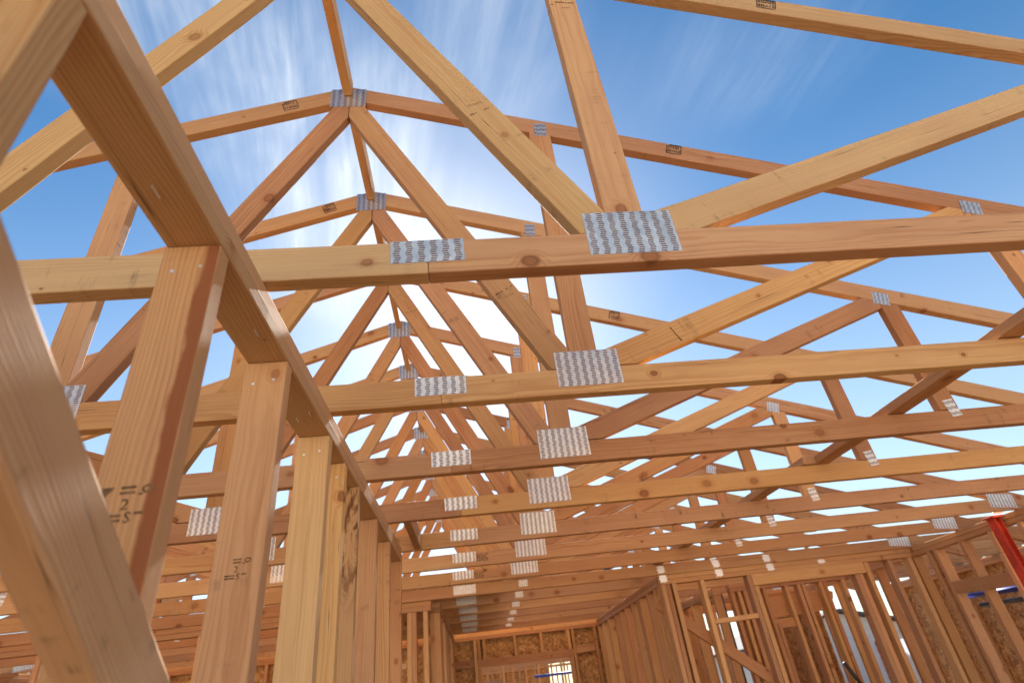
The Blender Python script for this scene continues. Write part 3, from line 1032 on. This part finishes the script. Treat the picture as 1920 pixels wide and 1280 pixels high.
# back wall with strand board and window opening
YB = 8.39
BK = wall_x('far back stud wall with strand board sheathing and a framed window opening', -0.47, 1.72, YB,
            [-0.325, -0.030, (0.012, 0.0395, CAMZ + 0.365), 1.285, (1.238, 0.0395, CAMZ + 0.365), 1.59,
             (0.088, CAMZ + 0.456, zt), (0.50, CAMZ + 0.456, zt), (0.855, CAMZ + 0.456, zt), (1.225, CAMZ + 0.456, zt), (0.018, CAMZ + 0.456, zt), (0.03 + .6, 0.04, 1.15), (1.0, 0.04, 1.15)], [W_STRAW, W_STRAW, W_MIX])
beam('header', (-0.009, YB + W / 2, CAMZ + 0.4105), (1.264, YB + W / 2, CAMZ + 0.4105), (0, 0, 1), W, W, W_PINK, BK)
beam('sill_plate', (0.035, YB + W / 2, 1.17), (1.215, YB + W / 2, 1.17), (0, 1, 0), W, TH, W_PINK, BK)
beam('blocking', (-0.304, YB + .05, CAMZ + 0.42), (-0.051, YB + .05, CAMZ + 0.42), (0, 0, 1), W, TH, W_PINK, BK)
beam('blocking', (1.306, YB + .05, CAMZ + 0.44), (1.569, YB + .05, CAMZ + 0.45), (0, 0, 1), W, TH, W_PINK, BK)
ys = YB + W + 0.003


def panel(parent, x0, x1, z0, z1, y=ys, name='sheathing', mat=OSB, t=0.012):
    return link_mesh(name, box_bm(x0, x1, y, y + t, z0, z1), mat, Matrix(), parent)


def panel_l(parent, *a, **k):
    o = panel(None, *a, **k)
    place(o, Matrix(), parent)
    return o


panel_l(BK, -0.49, 0.03, 0.0, ZC - 0.02)
panel_l(BK, 1.21, 1.74, 0.0, ZC - 0.02)
panel_l(BK, 0.033, 1.207, CAMZ + 0.368, ZC - 0.02)
panel_l(BK, 0.033, 1.207, 0.0, 1.148)

# back wall, left rooms and right rooms
BL = wall_x('far back stud wall of the left rooms with strand board', -4.80, -0.48, YB,
            [-4.7, -4.3, -3.9, -3.5, -3.1, -2.7, -2.3, -1.9, -1.5, -1.1, -0.7, -0.51], MX)
panel_l(BL, -4.8, -2.9, 0, ZC - 0.02)
panel_l(BL, -1.9, -0.493, 0, ZC - 0.02)
panel_l(BL, -2.897, -1.903, 2.05, ZC - 0.02)
o = beam('rim_board', (-4.80, YB + 0.05, ZC + 0.0455), (4.03, YB + 0.05, ZC + 0.0455), (0, 0, 1), W, TH, W_STRAW)
tag(o, 'long rim board on top of the far back wall', 'board')
BR = wall_x('far back stud wall of the right rooms, half sheathed with strand board', 1.745, 4.03, YB,
            [1.78, 2.15, 2.55, 2.95, 3.3, 3.65, 3.98], MX)
panel_l(BR, 1.745, 3.16, 0, ZC - 0.02)
panel_l(BR, 3.163, 4.03, 0, 0.9)
panel_l(BR, 3.62, 4.03, 0.903, ZC - 0.02)
# inner partition behind the right one
R4 = wall_x('second stud partition behind the header opening of the right one', 2.70, 4.03, 6.30,
            [2.725, 2.80, 2.865, 2.99, 3.08, (3.125, 0.0395, 2.02), 3.33, 3.47, 3.52, 3.72, 3.765, 3.98], [W_RED, W_MIX, W_PINK, W_STRAW, W_MIX])
beam('blocking', (3.10, 6.34, CAMZ + 0.34), (3.31, 6.34, CAMZ + 0.345), (0, 0, 1), W - .003, TH, W_MIX, R4)
beam('header', (3.10, 6.30 + W + .006, CAMZ + 0.50), (3.72, 6.30 + W + .006, CAMZ + 0.52), (0, 0, 1), 0.20, 0.010, W_PINK, R4)
beam('diagonal_brace', (2.75, 6.30 + W + .022, CAMZ + .10), (3.3, 6.30 + W + .022, CAMZ - .45), (0, 0, 1), W, TH, W_MIX, R4)
R7 = wall_x('third stud partition deep in the right rooms', 2.66, 4.03, 7.30,
            [2.70, 3.0, 3.4, 3.44, 3.82, 3.99], [W_MIX, W_PINK, W_STRAW])
R5 = wall_y('short stud partition beyond the right rooms, seen through two rows of studs', 2.56, 6.42, 8.386, [6.45, 6.8, 7.2, 7.6, 8.0, 8.3], MX)

# exterior wall on the right, carrying the truss heels
XR = 4.035
R3 = wall_y('exterior stud wall at the right edge with a window opening under the truss heels', XR, 1.6, 5.30,
            [5.28, 5.23, 5.02, 4.93, 4.62, (4.30), (4.02), (3.60), (3.2), (2.8), (2.4), (2.0)], [W_MIX, W_STRAW, W_MIX, W_RED])
beam('header', (XR + W / 2 - .003, 4.91, CAMZ + 0.375), (XR + W / 2 - .003, 4.32, CAMZ + 0.345), (0, 0, 1), W, W, W_PINK, R3)
R6 = wall_y('exterior stud wall far at the right behind the partitions', XR, 5.32, 8.386,
            [5.36, 5.8, 6.2, 6.6, 7.0, 7.4, 7.8, 8.3], MX)
for a_, b_ in ((7.25, 8.44),):
    o = link_mesh('sheathing', box_bm(XR + W + .003, XR + W + .015, a_, b_, 0, ZC - .02), OSB, Matrix(), None)
    place(o, Matrix(), R6)
# left exterior wall
wall_y('exterior stud wall at the far left edge', -4.80 - W, 1.0, 5.19, [1.1, 1.5, 1.9, 2.3, 2.7, 3.1, 3.5, 3.9, 4.3, 4.7, 5.15], MX)
wall_y('exterior stud wall far at the left, behind the left partition', -4.80 - W, 5.30, 8.386, [5.35, 5.7, 6.1, 6.5, 6.9, 7.3, 7.7, 8.3], MX)

# porch frame beyond the right exterior wall
PF = wall_y('porch stud wall with strand board beyond the right exterior wall', 5.9, 3.0, 8.4, [3.1, 3.5, 3.9, 4.3, 4.7, 5.1, 5.5, 5.9, 6.3, 6.7, 7.1, 7.6, 8.2], MX)
for a_, b_ in ((2.9, 4.92), (5.02, 8.44)):
    o = link_mesh('sheathing', box_bm(5.9 + W + .003, 5.9 + W + .015, a_, b_, 0, ZC + .02), OSB, Matrix(), None)
    place(o, Matrix(), PF)
for i, yy in enumerate((3.4, 4.0, 4.6, 5.2, 5.8, 6.4, 7.0, 7.6)):
    o = beam('porch_joist', (XR + W + .005, yy, ZC + 0.045), (6.3, yy, ZC + 0.045), (0, 0, 1), W, TH, mats(i, 5))
    tag(o, 'porch joist crossing from the right exterior wall to the porch wall, %s from the camera' % ORD[i], 'joist', 'porch joists at the right edge')

# red steel post with cap plate
RP = empty('steel_post', (3.95, 4.13, 0), 'red painted steel post standing against the right exterior wall', 'steel post')


def part_box(name, parent, x0, x1, y0, y1, z0, z1, mat, bevel=0.0):
    o = link_mesh(name, box_bm(x0, x1, y0, y1, z0, z1, bevel), mat, Matrix(), None)
    place(o, Matrix(), parent)
    return o


part_box('flange', RP, 3.942, 3.948, 4.095, 4.165, 0.0, ZC - 0.02, REDP, .001)
part_box('flange', RP, 3.994, 4.000, 4.095, 4.165, 0.0, ZC - 0.02, REDP, .001)
part_box('web_plate', RP, 3.9485, 3.9935, 4.126, 4.133, 0.0, ZC - 0.02, REDP, .001)
part_box('cap_plate', RP, 3.925, 4.018, 4.08, 4.18, ZC - 0.0195, ZC - 0.0035, REDP, .002)
jagged_tie(None, 0, 0, 0, 0.10, 0.05)
o = bpy.context.scene.collection.objects[-1]
place(o, Matrix.Translation((3.95, 4.045, ZC + 0.022)), RP)

# blue and black tubes beyond the window opening
o = tube('scaffold_tube', [(4.42, 5.36, CAMZ + 0.325), (4.40, 4.40, CAMZ + 0.290)], 0.022, BLUEP)
tag(o, 'blue painted scaffold tube behind the right window opening', 'scaffold tube')
o = tube('scaffold_tube', [(4.44, 5.20, CAMZ + 0.235), (4.42, 4.20, CAMZ + 0.205)], 0.020, BLACKP)
tag(o, 'black tube under the blue one behind the right window opening', 'scaffold tube')


# vent pipes
def vpipe(x, y, z0, z1, r, label):
    o = tube('vent_pipe', [(x, y, z0), (x, y, z1)], r, BLACKP)
    tag(o, label, 'pipe', 'black vent pipes')


vpipe(2.93, 7.15, 0.0, CAMZ + 1.5, 0.030, 'black vent pipe rising between the studs behind the diagonal brace at the right')
vpipe(1.80, 7.9, 0.0, CAMZ + 1.9, 0.045, 'black vent pipe rising past the bottom chords behind the right side wall')
o = tube('black_hose', [(3.42, 5.9, 1.62), (3.5, 5.9, 1.45), (3.60, 5.92, 1.30), (3.74, 5.95, 1.18), (3.82, 5.98, 0.9)], 0.018, BLACKP)
tag(o, 'black hose hanging in the wide opening of the right partition', 'hose')

# ------------------------------------------------------------------ neighbours


def gable_house(name, label, x0, x1, y0, y1, h, rise, wallm, roofm, laps=True, cat='house'):
    E_ = empty(name, ((x0 + x1) / 2, y0, 0), label, cat)
    bm = bmesh.new()
    step_ = 0.26
    z = -0.1
    while z < h:                 # lapped siding, front and left faces
        z1 = min(z + step_, h)
        for (a, b_, nx, ny) in (((x0, y0), (x1, y0), 0, -1), ((x0, y1), (x0, y0), -1, 0), ((x1, y0), (x1, y1), 1, 0), ((x1, y1), (x0, y1), 0, 1)):
            lo, hi = 0.05, 0.0
            vs = [bm.verts.new((a[0] + nx * lo, a[1] + ny * lo, z)), bm.verts.new((b_[0] + nx * lo, b_[1] + ny * lo, z)),
                  bm.verts.new((b_[0] + nx * hi, b_[1] + ny * hi, z1)), bm.verts.new((a[0] + nx * hi, a[1] + ny * hi, z1))]
            bm.faces.new(vs)
            vs2 = [bm.verts.new((a[0], a[1], z)), bm.verts.new((b_[0], b_[1], z)), bm.verts.new((b_[0] + nx * lo, b_[1] + ny * lo, z)), bm.verts.new((a[0] + nx * lo, a[1] + ny * lo, z))]
            bm.faces.new(vs2)
        z = z1
    # gable ends (ridge along y)
    xm = (x0 + x1) / 2
    for yy in (y0, y1):
        bm.faces.new([bm.verts.new((x0, yy, h)), bm.verts.new((x1, yy, h)), bm.verts.new((xm, yy, h + rise))])
    o = link_mesh('wall', bm, wallm, Matrix(), None)
    place(o, Matrix(), E_)
    bm = bmesh.new()
    ov = 0.5
    s = rise / (xm - x0)
    for sgn in (-1, 1):
        xe = xm + sgn * (xm - x0 + ov)
        ze = h + rise - s * (xm - x0 + ov)
        t_ = 0.12
        A = [(xm, y0 - ov, h + rise + .02), (xe, y0 - ov, ze + .02), (xe, y1 + ov, ze + .02), (xm, y1 + ov, h + rise + .02)]
        top = [bm.verts.new((p[0], p[1], p[2] + t_)) for p in A]
        bot = [bm.verts.new(p) for p in A]
        bm.faces.new(top)
        bm.faces.new(bot[::-1])
        for i in range(4):
            bm.faces.new((bot[i], bot[(i + 1) % 4], top[(i + 1) % 4], top[i]))
    bmesh.ops.recalc_face_normals(bm, faces=bm.faces)
    o = link_mesh('roof', bm, roofm, Matrix(), None)
    place(o, Matrix(), E_)
    return E_


H = gable_house('siding_house', 'finished house with grey lap siding and dark roof, seen through the right studs', 12.3, 21.0, 28, 38, 2.35, 1.0, SIDING, SHINGLE)
part_box('window', H, 14.6, 15.6, 27.93, 27.99, 0.9, 1.9, simple('window_glass', (0.05, 0.07, 0.09), 0.1))
part_box('window_frame', H, 14.5, 15.7, 27.95, 27.97, 0.8, 2.0, ROOFM)
part_box('door', H, 18.0, 18.9, 27.93, 27.98, 0.0, 2.05, REDP)
H2 = empty('carport', (13.6, 19, 0), 'pale sunlit carport roof beside the grey siding house', 'carport')
bm = bmesh.new()
A = [(12.9, 17.6, 0.95), (14.6, 17.6, 0.95), (14.6, 19.6, 1.85), (12.9, 19.6, 1.85)]
top_ = [bm.verts.new((p[0], p[1], p[2] + .06)) for p in A]
bot_ = [bm.verts.new(p) for p in A]
bm.faces.new(top_)
bm.faces.new(bot_[::-1])
for i in range(4):
    bm.faces.new((bot_[i], bot_[(i + 1) % 4], top_[(i + 1) % 4], top_[i]))
bmesh.ops.recalc_face_normals(bm, faces=bm.faces)
o = link_mesh('roof', bm, ROOFM, Matrix(), None)
place(o, Matrix(), H2)
for (a, b_, zz) in ((13.0, 17.7, .95), (14.5, 17.7, .95), (13.0, 19.5, 1.8), (14.5, 19.5, 1.8)):
    part_box('post', H2, a - .05, a + .05, b_ - .05, b_ + .05, -.1, zz, ROOFM)
gable_house('stucco_fill_house', 'added pale stucco house behind the camera, bouncing fill light', -12.0, 13.0, -20.0, -11.5, 4.6, 1.9, PALEST, SHINGLE)  # unseen house added so its sunlit wall fills the front faces


def framed_house(label, x0, x1, y0, y1, base, sheathed=True):
    E_ = empty('framed_house', ((x0 + x1) / 2, y0, 0), label, 'house frame', 'house frames beyond the window')
    top = base + 2.6
    for yy in (y0, y1):
        beam('top_plate', (x0, yy, top), (x1, yy, top), (0, 1, 0), .14, .076, W_MIX, E_, bevel=0, step=0)
        beam('bottom_plate', (x0, yy, base + .02), (x1, yy, base + .02), (0, 1, 0), .14, .04, W_MIX, E_, bevel=0, step=0)
        x = x0 + .1
        i = 0
        while x < x1:
            beam('stud', (x, yy, base + .04), (x, yy, top - .038), (0, 1, 0), .14, .045, mats(i, 3), E_, bevel=0, step=0)
            x += 0.41 if i % 3 else 0.3
            i += 1
        beam('header', (x0 + 0.9, yy - .08, base + 2.1), (x0 + 2.6, yy - .08, base + 2.1), (0, 0, 1), .2, .02, W_PINK, E_, bevel=0, step=0)
    y = y0
    while y <= y1:
        xm = (x0 + x1) / 2
        rise = (xm - x0) / 3
        beam('bottom_chord', (x0, y, top + .09), (x1, y, top + .09), (0, 0, 1), .09, .04, W_MIX, E_, bevel=0, step=0)
        beam('top_chord', (x0 - .4, y, top + .10 - .13), (xm, y, top + .10 + rise), (0, 0, 1), .09, .04, W_PINK, E_, bevel=0, step=0)
        beam('top_chord', (xm, y, top + .10 + rise), (x1 + .4, y, top + .10 - .13), (0, 0, 1), .09, .04, W_PINK, E_, bevel=0, step=0)
        y += 0.9
    zc_ = base
    if sheathed:
        for a_, b_ in ((x0, x0 + (x1 - x0) * .64),):
            o = link_mesh('sheathing', box_bm(a_, b_, y1 + .08, y1 + .095, base, top + .45), OSB, Matrix(), None)
            place(o, Matrix(), E_)
        ym = (y0 + y1) / 2
        x = x0 + .2
        i = 0
        while x < x1:
            beam('stud', (x, ym, base + .04), (x, ym, top - .038), (0, 1, 0), .14, .045, mats(i, 8), E_, bevel=0, step=0)
            x += 0.41
            i += 1
        beam('top_plate', (x0, ym, top), (x1, ym, top), (0, 1, 0), .14, .076, W_MIX, E_, bevel=0, step=0)
    return E_


framed_house('neighbouring house frame of pale studs seen through the back window opening', -2.0, 5.2, 17.0, 24.0, -0.1)
framed_house('house frame far off at the left, seen between the left wall studs', -19.0, -9.0, 15.0, 21.0, -0.1)
framed_house('house frame behind the grey siding house at the far right', 19.0, 27.0, 17.0, 22.0, -0.1)
o = tube('guard_rail', [(1.35, 15.9, CAMZ + 0.36), (3.6, 15.9, CAMZ + 0.36)], 0.03, BLUEP)
tag(o, 'blue horizontal rail outside the back window opening', 'rail')
o = tube('guard_post', [(2.35, 15.8, -.1), (2.35, 15.8, CAMZ + 1.2)], 0.03, REDP)
tag(o, 'red upright post crossing the blue rail outside the back window', 'post')

# power line far at the right
PL = empty('power_line', (20, 34, 0), 'wooden power pole with sagging wires beyond the siding house', 'power line')
o = tube('pole', [(20, 34, -.1), (20, 34, 9)], 0.14, W_DIRTY)
place(o, Matrix(), PL)
o = tube('crossarm', [(19, 34, 8.2), (21, 34, 8.2)], 0.06, W_DIRTY)
place(o, Matrix(), PL)
